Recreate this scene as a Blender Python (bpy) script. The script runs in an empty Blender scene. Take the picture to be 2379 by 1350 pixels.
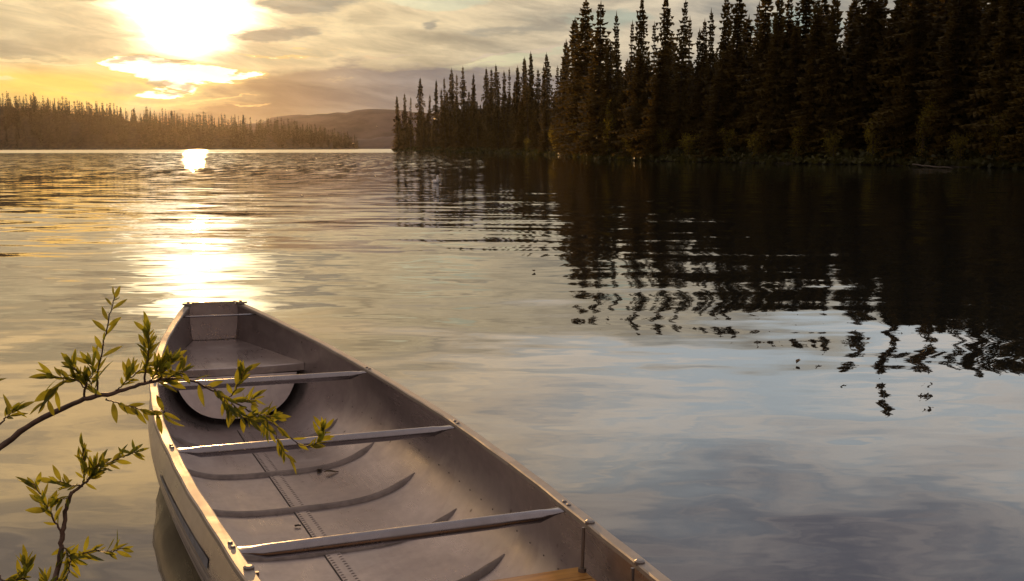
import bpy, bmesh, math, random
from mathutils import Vector, Matrix
from mathutils.geometry import tessellate_polygon
R = math.radians
sc = bpy.context.scene
col = sc.collection

# ------------------------------------------------------------------ camera, exposure
F = 2450.0                                   # focal length in photograph pixels (2379 wide)
PITCH = R(7.74)
CAM_H = 1.25
cam_data = bpy.data.cameras.new('camera')
cam_data.sensor_width = 36.0
cam_data.lens = F / 2379.0 * 36.0
cam_data.clip_start = 0.05
cam_data.clip_end = 6000
cam = bpy.data.objects.new('camera', cam_data)
cam.location = (0, 0, CAM_H)
cam.rotation_euler = (R(90) - PITCH, 0, 0)
col.objects.link(cam)
sc.camera = cam
sc.view_settings.view_transform = 'Standard'
sc.view_settings.look = 'None'
sc.view_settings.exposure = 0.0
sc.view_settings.gamma = 1.0
sc.render.engine = 'CYCLES'
sc.cycles.use_denoising = True
sc.cycles.caustics_reflective = False
sc.cycles.caustics_refractive = False
sc.cycles.sample_clamp_indirect = 6.0
sc.cycles.max_bounces = 8
sc.cycles.volume_bounces = 1
sc.cycles.transparent_max_bounces = 8

SUN_AZ, SUN_EL = R(-16.6), R(6.3)            # azimuth from straight ahead (+y), positive to the right

# ------------------------------------------------------------------ node helper
class V:
    """a node socket with arithmetic"""
    def __init__(s, nt, sock): s.nt, s.s = nt, sock
    def _m(s, op, b=None, c=None):
        n = s.nt.nodes.new('ShaderNodeMath'); n.operation = op
        for i, a in enumerate((s, b, c)):
            if a is None: continue
            if isinstance(a, V): s.nt.links.new(a.s, n.inputs[i])
            else: n.inputs[i].default_value = a
        return V(s.nt, n.outputs[0])
    def __add__(s, b): return s._m('ADD', b)
    def __radd__(s, b): return s._m('ADD', b)
    def __sub__(s, b): return s._m('SUBTRACT', b)
    def __rsub__(s, b): return (s * -1.0) + b
    def __mul__(s, b): return s._m('MULTIPLY', b)
    def __rmul__(s, b): return s._m('MULTIPLY', b)
    def __truediv__(s, b): return s._m('DIVIDE', b)
    def pow(s, b): return s._m('POWER', b)
    def sqrt(s): return s._m('SQRT')
    def abs(s): return s._m('ABSOLUTE')
    def max(s, b): return s._m('MAXIMUM', b)
    def min(s, b): return s._m('MINIMUM', b)
    def exp(s): return s._m('EXPONENT')
    def atan2(s, b): return s._m('ARCTAN2', b)
    def asin(s): return s._m('ARCSINE')
    def smooth(s, lo, hi, a=0.0, b=1.0):
        n = s.nt.nodes.new('ShaderNodeMapRange'); n.interpolation_type = 'SMOOTHSTEP'
        s.nt.links.new(s.s, n.inputs[0])
        n.inputs[1].default_value, n.inputs[2].default_value = lo, hi
        n.inputs[3].default_value, n.inputs[4].default_value = a, b
        return V(s.nt, n.outputs[0])

def comb(nt, x, y, z):
    n = nt.nodes.new('ShaderNodeCombineXYZ')
    for i, a in enumerate((x, y, z)):
        if isinstance(a, V): nt.links.new(a.s, n.inputs[i])
        else: n.inputs[i].default_value = a
    return n.outputs[0]
def noise(nt, vec, scale=1.0, detail=2.0, rough=0.5, dist=0.0, color=False):
    n = nt.nodes.new('ShaderNodeTexNoise')
    nt.links.new(vec, n.inputs['Vector'])
    n.inputs['Scale'].default_value = scale; n.inputs['Detail'].default_value = detail
    n.inputs['Roughness'].default_value = rough; n.inputs['Distortion'].default_value = dist
    return n.outputs['Color'] if color else V(nt, n.outputs[0])
def sep(nt, vec):
    n = nt.nodes.new('ShaderNodeSeparateXYZ'); nt.links.new(vec, n.inputs[0])
    return [V(nt, o) for o in n.outputs]
def mixc(nt, fac, a, b, mode='MIX'):
    n = nt.nodes.new('ShaderNodeMix'); n.data_type = 'RGBA'; n.blend_type = mode; n.clamp_factor = True
    if isinstance(fac, V): nt.links.new(fac.s, n.inputs[0])
    else: n.inputs[0].default_value = fac
    for i, c in ((6, a), (7, b)):
        if isinstance(c, tuple): n.inputs[i].default_value = (*c, 1)
        else: nt.links.new(c, n.inputs[i])
    return n.outputs[2]

# ------------------------------------------------------------------ sky
def build_world():
    w = bpy.data.worlds.new('World'); sc.world = w; w.use_nodes = True
    nt = w.node_tree; nt.nodes.clear()
    out = nt.nodes.new('ShaderNodeOutputWorld'); bg = nt.nodes.new('ShaderNodeBackground')
    nt.links.new(bg.outputs[0], out.inputs[0])
    sky = nt.nodes.new('ShaderNodeTexSky'); sky.sky_type = 'NISHITA'; sky.sun_disc = False
    sky.sun_elevation = SUN_EL; sky.sun_rotation = SUN_AZ
    sky.air_density = 1.0; sky.dust_density = 1.5; sky.ozone_density = 1.0
    tc = nt.nodes.new('ShaderNodeTexCoord')
    x, y, z = sep(nt, tc.outputs['Generated'])
    az = x.atan2(y) * 57.2958
    el = z.asin() * 57.2958
    P = tc.outputs['Generated']
    streak_v = comb(nt, x * 5.0, y * 5.0, z * 30.0 + x * 4.0)
    fine_v = comb(nt, x * 16.0, y * 16.0, z * 70.0 + x * 9.0)
    big_v = comb(nt, x * 2.2, y * 2.2, z * 7.0 + x * 1.2)
    n_st = noise(nt, streak_v, 1.0, 6.0, 0.58, 0.35)
    n_fi = noise(nt, fine_v, 1.0, 5.0, 0.6, 0.5)
    n_bg = noise(nt, big_v, 1.0, 5.0, 0.55, 0.6)
    n_wu = noise(nt, comb(nt, x * 9.0 + 7.0, y * 9.0, z * 40.0), 1.0, 5.0, 0.62)
    n_wv = noise(nt, comb(nt, x * 9.0 - 3.0, y * 9.0 + 11.0, z * 40.0), 1.0, 5.0, 0.62)
    # ragged coordinates (degrees) for the cloud banks
    u = az + (n_wu - 0.5) * 7.0
    v = el + (n_wv - 0.5) * 2.2
    def blob(u0, v0, su, sv, k=1.0, ragged=True, tilt=0.0):
        a, b = (u, v) if ragged else (az, el)
        du = a - u0
        dv = (b - v0) - du * tilt
        return ((du * du) * (-1.0 / su**2) + (dv * dv) * (-1.0 / sv**2)).exp() * k
    def crisp(m, lo=0.38, hi=0.62, rag=0.9):
        return (m + (n_fi - 0.5) * rag + (n_st - 0.5) * (rag * 0.5)).smooth(lo, hi)
    # thin cloud sheet: cream towards the sun, grey pink away from it, with duller streaks
    right = az.smooth(-15.0, 12.0)
    back = az.abs().smooth(40.0, 120.0)
    lit = mixc(nt, right, (0.86, 0.66, 0.37), (0.66, 0.56, 0.41))
    dull = mixc(nt, right, (0.56, 0.43, 0.25), (0.33, 0.31, 0.27))
    lit = mixc(nt, back, lit, (0.58, 0.43, 0.35)); dull = mixc(nt, back, dull, (0.34, 0.29, 0.28))
    sheet = mixc(nt, (n_st * 0.75 + n_fi * 0.25).smooth(0.36, 0.64), dull, lit)
    # open sky between the cloud sheets
    clear = mixc(nt, 0.6, mixc(nt, 1.0, sky.outputs[0], (0.05, 0.06, 0.07), 'MULTIPLY'), (0.25, 0.335, 0.33))
    open_m = crisp(blob(-4.4, 7.7, 3.6, 0.5) + blob(-1.0, 4.45, 4.6, 0.42, 1.0, True, 0.20) + blob(4.0, 6.6, 3.5, 0.7, 0.9)
                   + blob(-24.0, 4.5, 3.0, 0.5, 0.65) + blob(14.0, 6.0, 5.0, 1.2, 0.7) + (n_bg.smooth(0.5, 0.62) * el.smooth(5.0, 8.0)) * 0.6, 0.40, 0.75, 0.7)
    c = mixc(nt, open_m * 0.85, sheet, clear)
    # gold low in the left
    gold = blob(-21.0, 2.7, 8.5, 1.15, 1.0, False) + blob(-26.0, 3.4, 4.0, 0.5, 0.5)
    c = mixc(nt, gold.min(1.0) * n_st.smooth(0.36, 0.52, 0.35, 1.0), c, (1.15, 0.66, 0.16))
    c = mixc(nt, crisp(blob(-26.5, 3.35, 1.6, 0.25) + blob(-24.5, 4.15, 3.4, 0.13, .8), 0.45, 0.7) * 0.7, c, (1.0, 0.72, 0.36))
    # glow of the veiled sun (the air and thin cloud round it)
    saz, sel = math.degrees(SUN_AZ), math.degrees(SUN_EL)
    core = crisp(blob(saz + 0.3, sel + 0.9, 4.5, 1.6, 1.1, False) + blob(saz - 0.1, sel - 0.8, 2.3, 1.7, 0.75, False), 0.16, 1.15, 0.75)
    halo = blob(saz, sel + 1.0, 8.5, 2.9, 0.33, False)
    disc = blob(saz, sel, 1.6, 1.2, 4.0, False)
    def tint(vv, rgb):
        g = nt.nodes.new('ShaderNodeVectorMath'); g.operation = 'SCALE'
        g.inputs[0].default_value = rgb; nt.links.new(vv.s, g.inputs['Scale']); return g.outputs[0]
    def plus(p, q):
        g = nt.nodes.new('ShaderNodeVectorMath'); g.operation = 'ADD'
        nt.links.new(p, g.inputs[0]); nt.links.new(q, g.inputs[1]); return g.outputs[0]
    c = plus(c, tint(halo, (1.0, 0.78, 0.42)))
    # the grey bank under and right of the sun, down to the horizon
    bank_m = (blob(-6.5, 3.0, 9.0, 1.35, 1.1) + blob(3.0, 1.6, 9.0, 1.5, 0.9) + blob(-14.0, 1.3, 6.0, 0.7, 0.85) + blob(22.0, 2.0, 14.0, 2.2, 0.8))
    bankcol = mixc(nt, az.smooth(-15.0, -3.0), (0.31, 0.20, 0.11), (0.25, 0.21, 0.195))
    bankcol = mixc(nt, n_st.smooth(0.42, 0.6), bankcol, mixc(nt, az.smooth(-15.0, -3.0), (0.42, 0.28, 0.15), (0.34, 0.29, 0.265)))
    c = mixc(nt, crisp(bank_m, 0.26, 0.66, 0.75) * 0.95, c, bankcol)
    c = plus(c, tint(core, (2.0, 1.62, 0.98)))
    c = plus(c, tint(disc, (1.0, 0.86, 0.58)))
    # bright gaps and gold linings in the bank
    gaps = crisp(blob(-17.6, 3.75, 2.3, 0.62, 1.0) + blob(-15.2, 3.55, 1.6, 0.32, 0.9) + blob(-19.0, 4.35, 1.8, 0.28, 0.9) + blob(-12.5, 4.75, 3.6, 0.22, 0.9) + blob(-18.0, 2.95, 2.2, 0.25, 0.8), 0.34, 0.86, 1.7)
    c = mixc(nt, gaps, c, (1.05, 0.68, 0.24))
    c = mixc(nt, gaps * gaps.smooth(0.75, 1.0), c, (1.9, 1.5, 1.0))
    lines = crisp(blob(-18.0, 2.35, 3.4, 0.13, 0.9) + blob(-14.5, 2.55, 3.6, 0.10, 0.8) + blob(-13.0, 2.05, 2.6, 0.12, 0.75) + blob(-6.5, 4.65, 2.4, 0.14, 0.7, True, .12) + blob(0.0, 5.05, 4.0, 0.12, 0.8, True, .16) + blob(-2.0, 4.35, 3.0, 0.10, 0.6, True, .16), 0.42, 0.7, 0.9)
    c = mixc(nt, lines * 0.8, c, mixc(nt, az.smooth(-12.0, -4.0), (1.0, 0.64, 0.26), (0.62, 0.50, 0.37)))
    # darker cloud lumps in front of the glow
    lumps = crisp(blob(-11.2, 7.35, 3.0, 0.75, 1.35) + blob(-21.6, 7.7, 3.2, 0.60, 1.35) + blob(-12.6, 5.62, 2.1, 0.42, 1.1) + blob(-24.8, 4.6, 2.6, 0.42, 0.75)
             + blob(-18.9, 4.42, 0.9, 0.22, 0.95) + blob(-18.3, 3.35, 0.9, 0.2, 0.95) + blob(-17.2, 4.2, 0.9, 0.2, 0.8) + blob(-16.9, 3.1, 0.8, 0.14, 0.7)
             + blob(-3.8, 6.42, 0.7, 0.28, 0.85) + blob(0.5, 6.0, 4.0, 0.32, 0.7) + blob(3.0, 7.0, 3.0, 0.4, 0.6), 0.28, 0.80, 0.7)
    c = mixc(nt, lumps * n_st.smooth(0.35, 0.6, 0.95, 0.8), c, mixc(nt, az.smooth(-20.0, -6.0), (0.50, 0.38, 0.23), (0.36, 0.32, 0.25)))
    c = mixc(nt, 1.0, c, mixc(nt, n_fi.smooth(0.25, 0.75), (0.86, 0.86, 0.87), (1.13, 1.13, 1.12)), 'MULTIPLY')
    # higher sky above the frame: broken bright cloud and blue, duller towards the zenith
    hi_n = noise(nt, comb(nt, x * 8.0 + z * 4.0, y * 8.0, z * 34.0), 1.0, 6.0, 0.62, 0.35)
    hi_a = mixc(nt, hi_n.smooth(0.38, 0.62), mixc(nt, right, (1.15, 0.82, 0.45), (0.90, 0.98, 1.02)), mixc(nt, right, (1.72, 1.16, 0.54), (1.22, 1.13, 1.03)))
    hi_b = mixc(nt, hi_n.smooth(0.36, 0.64), mixc(nt, right, (0.62, 0.49, 0.40), (0.42, 0.41, 0.48)), mixc(nt, right, (0.92, 0.70, 0.52), (0.72, 0.65, 0.66)))
    zen = mixc(nt, hi_n.smooth(0.42, 0.58), (0.36, 0.34, 0.37), (0.66, 0.54, 0.48))
    hi = mixc(nt, (el + (n_bg - 0.5) * 10.0).smooth(13.0, 23.0), hi_a, hi_b)
    hi = mixc(nt, el.smooth(26.0, 42.0), hi, zen)
    hi = mixc(nt, az.abs().smooth(40.0, 110.0), hi, mixc(nt, 0.6, zen, (0.52, 0.41, 0.36)))
    c = mixc(nt, (el + (n_bg - 0.5) * 6.0).smooth(8.3, 12.5), c, hi)
    # below the horizon: dark ground
    c = mixc(nt, el.smooth(-1.5, -0.2), (0.05, 0.045, 0.04), c)
    nt.links.new(c, bg.inputs[0])
    bg.inputs[1].default_value = 1.0
build_world()

sun_d = bpy.data.lights.new('sun', 'SUN')
sun_d.energy = 2.6; sun_d.angle = R(0.6); sun_d.color = (1.0, 0.56, 0.21)
sun = bpy.data.objects.new('sun', sun_d); col.objects.link(sun)
sdir = Vector((math.sin(SUN_AZ) * math.cos(SUN_EL), math.cos(SUN_AZ) * math.cos(SUN_EL), math.sin(SUN_EL)))
sun.rotation_euler = sdir.to_track_quat('Z', 'Y').to_euler()
sun.location = sdir * 300

# ------------------------------------------------------------------ geometry helpers
def ray(px, py):
    x = (px - 1189.5) / F; y = (675 - py) / F
    return Vector((x, math.cos(PITCH) + y * math.sin(PITCH), -math.sin(PITCH) + y * math.cos(PITCH)))
def at_depth(px, py, d):
    r = ray(px, py); return Vector((0, 0, CAM_H)) + r * d
def on_plane(px, py, z=0.0):
    r = ray(px, py); return Vector((0, 0, CAM_H)) + r * ((z - CAM_H) / r.z)

def tag(o, label=None, cat=None, group=None, kind=None):
    if label: o['label'] = label
    if cat: o['category'] = cat
    if group: o['group'] = group
    if kind: o['kind'] = kind
    return o
def empty(name, loc=(0, 0, 0), rot=(0, 0, 0)):
    o = bpy.data.objects.new(name, None); o.location = loc; o.rotation_euler = rot
    o.empty_display_size = 0.2
    col.objects.link(o); return o
def mesh_obj(name, verts, faces, mat, parent=None, smooth=False, mats=None, mi=None):
    me = bpy.data.meshes.new(name); me.from_pydata([tuple(v) for v in verts], [], faces); me.update()
    if mat: me.materials.append(mat)
    if smooth:
        for p in me.polygons: p.use_smooth = True
    o = bpy.data.objects.new(name, me); col.objects.link(o)
    if parent: o.parent = parent
    return o
class MB:
    """collects shapes for ONE mesh object"""
    def __init__(s): s.v = []; s.f = []
    def add(s, vs, fs):
        k = len(s.v); s.v += [Vector(q) for q in vs]; s.f += [tuple(i + k for i in q) for q in fs]
    def grid(s, rows, close=False):
        n = len(rows[0]); fs = []
        for i in range(len(rows) - 1):
            for j in range(n if close else n - 1):
                a = i * n + j; b = i * n + (j + 1) % n
                fs.append((a, b, b + n, a + n))
        s.add([q for r in rows for q in r], fs)
    def tube(s, pts, rad, n=8, caps=True):
        pts = [Vector(q) for q in pts]; rows = []
        prev = None
        for i, q in enumerate(pts):
            t = (pts[min(i + 1, len(pts) - 1)] - pts[max(i - 1, 0)]).normalized()
            if prev is None:
                a = t.cross(Vector((0, 0, 1)))
                if a.length < 1e-3: a = t.cross(Vector((1, 0, 0)))
            else: a = prev - t * prev.dot(t)
            a.normalize(); prev = a; b = t.cross(a)
            r = rad[i] if isinstance(rad, (list, tuple)) else rad
            rx, ry = r if isinstance(r, (list, tuple)) else (r, r)
            rows.append([q + a * math.cos(2 * math.pi * k / n) * rx + b * math.sin(2 * math.pi * k / n) * ry for k in range(n)])
        s.grid(rows, True)
        if caps:
            k = len(s.v)
            s.f.append(tuple(k - n + i for i in range(n)))
            s.f.append(tuple(k - n * len(rows) + i for i in reversed(range(n))))
    def box(s, c, sx, sy, sz, m=None):
        vs = [Vector((x * sx / 2, y * sy / 2, z * sz / 2)) for x in (-1, 1) for y in (-1, 1) for z in (-1, 1)]
        if m: vs = [m @ q for q in vs]
        s.add([q + Vector(c) for q in vs], [(0, 1, 3, 2), (4, 6, 7, 5), (0, 4, 5, 1), (2, 3, 7, 6), (0, 2, 6, 4), (1, 5, 7, 3)])
    def build(s, name, mat, parent=None, smooth=False):
        return mesh_obj(name, s.v, s.f, mat, parent, smooth)

# ------------------------------------------------------------------ materials
def new_mat(name):
    m = bpy.data.materials.new(name); m.use_nodes = True
    nt = m.node_tree; bsdf = nt.nodes['Principled BSDF']
    return m, nt, bsdf
def simple(name, color, rough=0.6, metal=0.0, var=0.0, scale=8.0, bump=0.0):
    m, nt, b = new_mat(name)
    b.inputs['Roughness'].default_value = rough; b.inputs['Metallic'].default_value = metal
    b.inputs['Base Color'].default_value = (*color, 1)
    if var or bump:
        tc = nt.nodes.new('ShaderNodeTexCoord')
        n = noise(nt, tc.outputs['Object'], scale, 5.0, 0.6)
        if var:
            dark = tuple(q * (1 - var) for q in color); light = tuple(q * (1 + var) for q in color)
            nt.links.new(mixc(nt, n.smooth(0.35, 0.65), dark, light), b.inputs['Base Color'])
        if bump:
            bp = nt.nodes.new('ShaderNodeBump'); bp.inputs['Strength'].default_value = bump; bp.inputs['Distance'].default_value = 0.01
            nt.links.new(n.s, bp.inputs['Height']); nt.links.new(bp.outputs[0], b.inputs['Normal'])
    return m
def leaf_mat(name, color, trans, tcol, var=0.35, scale=1.3):
    m, nt, b = new_mat(name)
    tc = nt.nodes.new('ShaderNodeTexCoord'); oi = nt.nodes.new('ShaderNodeObjectInfo')
    off = nt.nodes.new('ShaderNodeVectorMath'); off.operation = 'ADD'
    nt.links.new(tc.outputs['Object'], off.inputs[0]); nt.links.new(oi.outputs['Location'], off.inputs[1])
    n = noise(nt, off.outputs[0], scale, 3.0, 0.6)
    rnd = V(nt, oi.outputs['Random'])
    f = (n.smooth(0.3, 0.7) * 0.7 + rnd * 0.3)
    dk = tuple(q * (1 - var) for q in color); lt = tuple(q * (1 + var) for q in color)
    c = mixc(nt, f, dk, lt)
    nt.links.new(c, b.inputs['Base Color'])
    b.inputs['Roughness'].default_value = 0.55; b.inputs['Specular IOR Level'].default_value = 0.25
    t = nt.nodes.new('ShaderNodeBsdfTranslucent')
    nt.links.new(mixc(nt, f, tuple(q * (1 - var) for q in tcol), tuple(q * (1 + var) for q in tcol)), t.inputs[0])
    mx = nt.nodes.new('ShaderNodeMixShader'); mx.inputs[0].default_value = trans
    nt.links.new(b.outputs[0], mx.inputs[1]); nt.links.new(t.outputs[0], mx.inputs[2])
    nt.links.new(mx.outputs[0], nt.nodes['Material Output'].inputs[0])
    return m
M_NEEDLE = leaf_mat('spruce_needles', (0.080, 0.056, 0.011), 0.30, (0.14, 0.088, 0.010), 0.30, 0.6)
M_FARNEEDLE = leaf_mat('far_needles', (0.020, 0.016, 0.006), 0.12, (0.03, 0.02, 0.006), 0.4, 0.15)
M_SHRUB = leaf_mat('shrub_leaves', (0.085, 0.080, 0.015), 0.55, (0.34, 0.25, 0.02), 0.5, 1.1)
M_UNDER = leaf_mat('undergrowth', (0.045, 0.045, 0.012), 0.35, (0.08, 0.07, 0.01), 0.6, 0.35)
M_BARK = simple('bark', (0.07, 0.05, 0.035), 0.9, 0, 0.4, 6.0)
M_SOIL = simple('forest_floor', (0.035, 0.027, 0.016), 0.95, 0, 0.5, 0.5)
M_SHOREG = simple('shore_ground', (0.13, 0.10, 0.07), 0.95, 0, 0.4, 3.0, 0.4)
M_HILL = simple('hill', (0.075, 0.055, 0.052), 0.95, 0, 0.4, 0.03)

# ------------------------------------------------------------------ canoe frame and hull shape
AX = R(24.0)
ROLL = 0.026
BASE_Z = -0.06
canoe = empty('canoe', (-0.64, 3.405, BASE_Z), (0, ROLL, AX))
tag(canoe, 'grey aluminium canoe with tube thwarts and a square stern floating beside the willow twigs', 'canoe')
CM = Matrix.Translation((-0.64, 3.405, BASE_Z)) @ Matrix.Rotation(AX, 4, 'Z') @ Matrix.Rotation(ROLL, 4, 'Y')
def interp(t, s):
    if s <= t[0][0]: return t[0][1]
    for i in range(len(t) - 1):
        if s <= t[i + 1][0]:
            # Catmull-Rom on uneven stations
            x0, y0 = t[i]; x1, y1 = t[i + 1]
            xa, ya = t[max(i - 1, 0)]; xb, yb = t[min(i + 2, len(t) - 1)]
            m0 = (y1 - ya) / (x1 - xa); m1 = (yb - y0) / (xb - x0); h = x1 - x0; k = (s - x0) / h
            return (2*k**3 - 3*k**2 + 1) * y0 + (k**3 - 2*k**2 + k) * h * m0 + (-2*k**3 + 3*k**2) * y1 + (k**3 - k**2) * h * m1
    return t[-1][1]
W_T = [(-3.0, 0.0204), (-2.801, 0.0985), (-2.601, 0.1675), (-2.402, 0.2264), (-2.203, 0.2754), (-2.004, 0.3154), (-1.804, 0.3476), (-1.605, 0.3735), (-1.406, 0.3945), (-1.207, 0.4117), (-1.007, 0.4262), (-0.808, 0.4383), (-0.609, 0.4486), (-0.41, 0.4568), (-0.21, 0.4628), (-0.011, 0.4661), (0.188, 0.4661), (0.387, 0.4621), (0.587, 0.4535), (0.786, 0.4398), (0.985, 0.4206), (1.184, 0.3955), (1.384, 0.3644), (1.583, 0.3273), (1.782, 0.2841), (1.981, 0.2346), (2.181, 0.1782), (2.38, 0.1138)]
S_STERN, S_BOW = 2.38, -3.0
def half_w(s): return interp(W_T, s)
def sheer(s):
    z = 0.30 + 0.12 * (max(0, s - 0.4) / 2.0) ** 1.8 + 0.17 * (max(0, -s - 1.2) / 1.8) ** 1.8
    return z - BASE_Z
def keel_z(s): return (0.105 * (max(0, s - 1.25) / 1.13) ** 2.0 + 0.12 * (max(0, -s - 2.0) / 1.0) ** 2.2)
def hull_pt(s, t, off=0.0, drop=0.0):
    """t -1 left gunwale .. 0 keel .. 1 right gunwale, off = outwards"""
    n = 3.4 - 1.2 * max(0, (s - 1.2) / 1.2) - 0.9 * max(0, (-s - 1.6) / 1.4)
    w = half_w(s) + 0.012 + off; d = sheer(s) - drop - keel_z(s) + off
    a = t * math.pi / 2
    sn, cn = math.sin(a), max(0.0, math.cos(a))
    hh = cn ** (2 / n)                                        # 0 at the gunwale, 1 at the keel: the sides swell below the gunwale
    w *= 1 + 0.062 * math.sin(math.pi * min(1.0, hh) ** 0.8) * max(0.0, min(1.0, (2.2 - s) / 1.2, (s + 2.9) / 1.2))
    return Vector((math.copysign(abs(sn) ** (2 / n) * w, sn), s, sheer(s) - drop - hh * d))
def stations(a, b, step):
    n = max(1, round((b - a) / step)); return [a + (b - a) * i / n for i in range(n + 1)]

# ------------------------------------------------------------------ water, with the hull's waterline left open
def waterline():
    L_, R_ = [], []
    for s in stations(-2.95, 2.36, 0.08):
        pts = {}
        for side in (-1, 1):
            prev = CM @ hull_pt(s, 0, 0.002)
            if prev.z > -0.002: continue
            for k in range(1, 81):
                q = CM @ hull_pt(s, side * k / 80, 0.002)
                if q.z >= 0:
                    f = -prev.z / (q.z - prev.z); pts[side] = prev.lerp(q, f); break
                prev = q
        if len(pts) == 2: L_.append(pts[-1]); R_.append(pts[1])
    return L_ + R_[::-1]
hole = [Vector((q.x, q.y, 0)) for q in waterline()]

def water_mat():
    m, nt, b = new_mat('lake_water')
    geo = nt.nodes.new('ShaderNodeNewGeometry')
    x, y, z = sep(nt, geo.outputs['Position'])
    d = (x * x + y * y).sqrt()
    # wavelet slopes: long swirls close by, ripples further out, wind chop far away
    sw = sep(nt, noise(nt, comb(nt, x * 0.60 + 3.0, y * 0.95, 0.0), 1.0, 2.0, 0.45, 0.8, True))
    rp = sep(nt, noise(nt, comb(nt, x * 0.60, y * 2.1 + x * 0.12, 4.0), 1.0, 2.0, 0.5, 0.25, True))
    fr = sep(nt, noise(nt, comb(nt, x * 1.6, y * 4.2, 9.0), 1.0, 3.0, 0.55, 0.2, True))
    ch = sep(nt, noise(nt, comb(nt, x * 1.9, y * 0.30, 14.0), 1.0, 5.0, 0.78, 0.0, True))
    patch = noise(nt, comb(nt, x * 0.03, y * 0.05, 2.0), 1.0, 2.0, 0.5)
    lee = (x / y.max(1.0) + 0.055).smooth(-0.03, 0.10)              # calm in the lee of the right bank
    a_sw = d.smooth(5.0, 14.0, 0.095, 0.045)
    a_rp = d.smooth(4.0, 17.0, 0.018, 0.13) * d.smooth(16.0, 45.0, 1.0, 0.15) * lee.smooth(0.0, 1.0, 1.0, 0.85)
    a_fr = d.smooth(4.0, 16.0, 0.085, 0.080) * patch.smooth(0.3, 0.7, 0.6, 1.3)
    a_ch = (d.smooth(28.0, 85.0, 0.0, 0.40) - d.smooth(235.0, 280.0, 0.0, 0.12)) * (1.0 - lee * d.smooth(300.0, 330.0, 0.93, 0.3))
    def slope(i):
        return ((sw[i] - 0.5) * a_sw * (1.5 if i == 0 else 0.8) + (rp[i] - 0.5) * a_rp + (fr[i] - 0.5) * a_fr + (ch[i] - 0.5) * a_ch)
    nv = nt.nodes.new('ShaderNodeVectorMath'); nv.operation = 'NORMALIZE'
    nt.links.new(comb(nt, slope(0), slope(1) - d.smooth(232.0, 275.0, 0.0, 0.095), 1.0), nv.inputs[0])
    b.inputs['Base Color'].default_value = (0.010, 0.011, 0.010, 1)
    b.inputs['Roughness'].default_value = 0.012
    b.inputs['IOR'].default_value = 1.75
    nt.links.new(nv.outputs[0], b.inputs['Normal'])
    return m
M_WATER = water_mat()
outer = [Vector(q) for q in ((-1150, -60, 0), (1150, -60, 0), (1150, 1000, 0), (-1150, 1000, 0))]
tris = tessellate_polygon([outer, hole])
allv = outer + hole
fs = []
for t in tris:
    a, b_, c_ = (allv[i] for i in t)
    fs.append(tuple(t) if (b_ - a).cross(c_ - a).z > 0 else (t[0], t[2], t[1]))
water = mesh_obj('water', allv, fs, M_WATER)
tag(water, 'calm lake water mirroring the sunset and the dark trees', 'lake water', kind='structure')

# ------------------------------------------------------------------ canoe materials
def metal_mat(name, base, rough, metal, wear=(0.62, 0.58, 0.52), wearamt=0.3, spots=True):
    m, nt, b = new_mat(name)
    tc = nt.nodes.new('ShaderNodeTexCoord'); o = tc.outputs['Object']
    n1 = noise(nt, o, 3.0, 6.0, 0.62, 0.6); n2 = noise(nt, o, 22.0, 5.0, 0.65)
    ox, oy, oz = sep(nt, o)
    scr = noise(nt, comb(nt, ox * 60.0, oy * 4.0, oz * 60.0), 1.0, 3.0, 0.6)
    c = mixc(nt, n2.smooth(0.35, 0.7), tuple(q * 0.92 for q in base), tuple(min(1, q * 1.06) for q in base))
    c = mixc(nt, n1.smooth(0.56, 0.60) * wearamt, c, wear)
    if spots:
        vo = nt.nodes.new('ShaderNodeTexVoronoi'); nt.links.new(o, vo.inputs['Vector']); vo.inputs['Scale'].default_value = 9.0
        vd = V(nt, vo.outputs['Distance'])
        c = mixc(nt, vd.smooth(0.03, 0.09, 0.75, 0.0) * n1.smooth(0.45, 0.55), c, (0.07, 0.05, 0.035))
    nt.links.new(c, b.inputs['Base Color'])
    b.inputs['Metallic'].default_value = metal
    r = n1.smooth(0.4, 0.65, rough - 0.06, rough + 0.08) + (scr - 0.5) * 0.18
    nt.links.new(r.s, b.inputs['Roughness'])
    bp = nt.nodes.new('ShaderNodeBump'); bp.inputs['Strength'].default_value = 0.07; bp.inputs['Distance'].default_value = 0.01
    h = n1 * 0.8 + scr * 0.12 + n2 * 0.15
    nt.links.new(h.s, bp.inputs['Height']); nt.links.new(bp.outputs[0], b.inputs['Normal'])
    return m
M_HULL = metal_mat('aluminium_hull', (0.39, 0.335, 0.325), 0.34, 0.84, (0.50, 0.45, 0.42), 0.32)
M_GUN = metal_mat('gunwale_metal', (0.33, 0.29, 0.25), 0.56, 0.6, (0.44, 0.39, 0.34), 0.6, False)
M_TUBE = metal_mat('tube_metal', (0.27, 0.25, 0.265), 0.27, 0.95, (0.23, 0.21, 0.21), 0.3, False)
M_BOLT = simple('bolt_steel', (0.22, 0.20, 0.19), 0.4, 0.8)
M_SEAL = simple('rib_metal', (0.19, 0.155, 0.14), 0.5, 0.6, 0.2, 20.0)
M_DARK = simple('dark_seam', (0.05, 0.042, 0.036), 0.8)
M_DECAL = simple('decal_blue', (0.10, 0.11, 0.15), 0.5, 0.0, 0.25, 30.0)
def wood_mat():
    m, nt, b = new_mat('varnished_wood')
    tc = nt.nodes.new('ShaderNodeTexCoord'); ox, oy, oz = sep(nt, tc.outputs['Object'])
    n = noise(nt, comb(nt, ox * 3.0, oy * 40.0, oz * 40.0), 1.0, 5.0, 0.6, 0.8)
    nt.links.new(mixc(nt, n.smooth(0.35, 0.65), (0.30, 0.13, 0.03), (0.52, 0.26, 0.06)), b.inputs['Base Color'])
    b.inputs['Roughness'].default_value = 0.3
    return m
M_WOOD = wood_mat()

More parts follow.
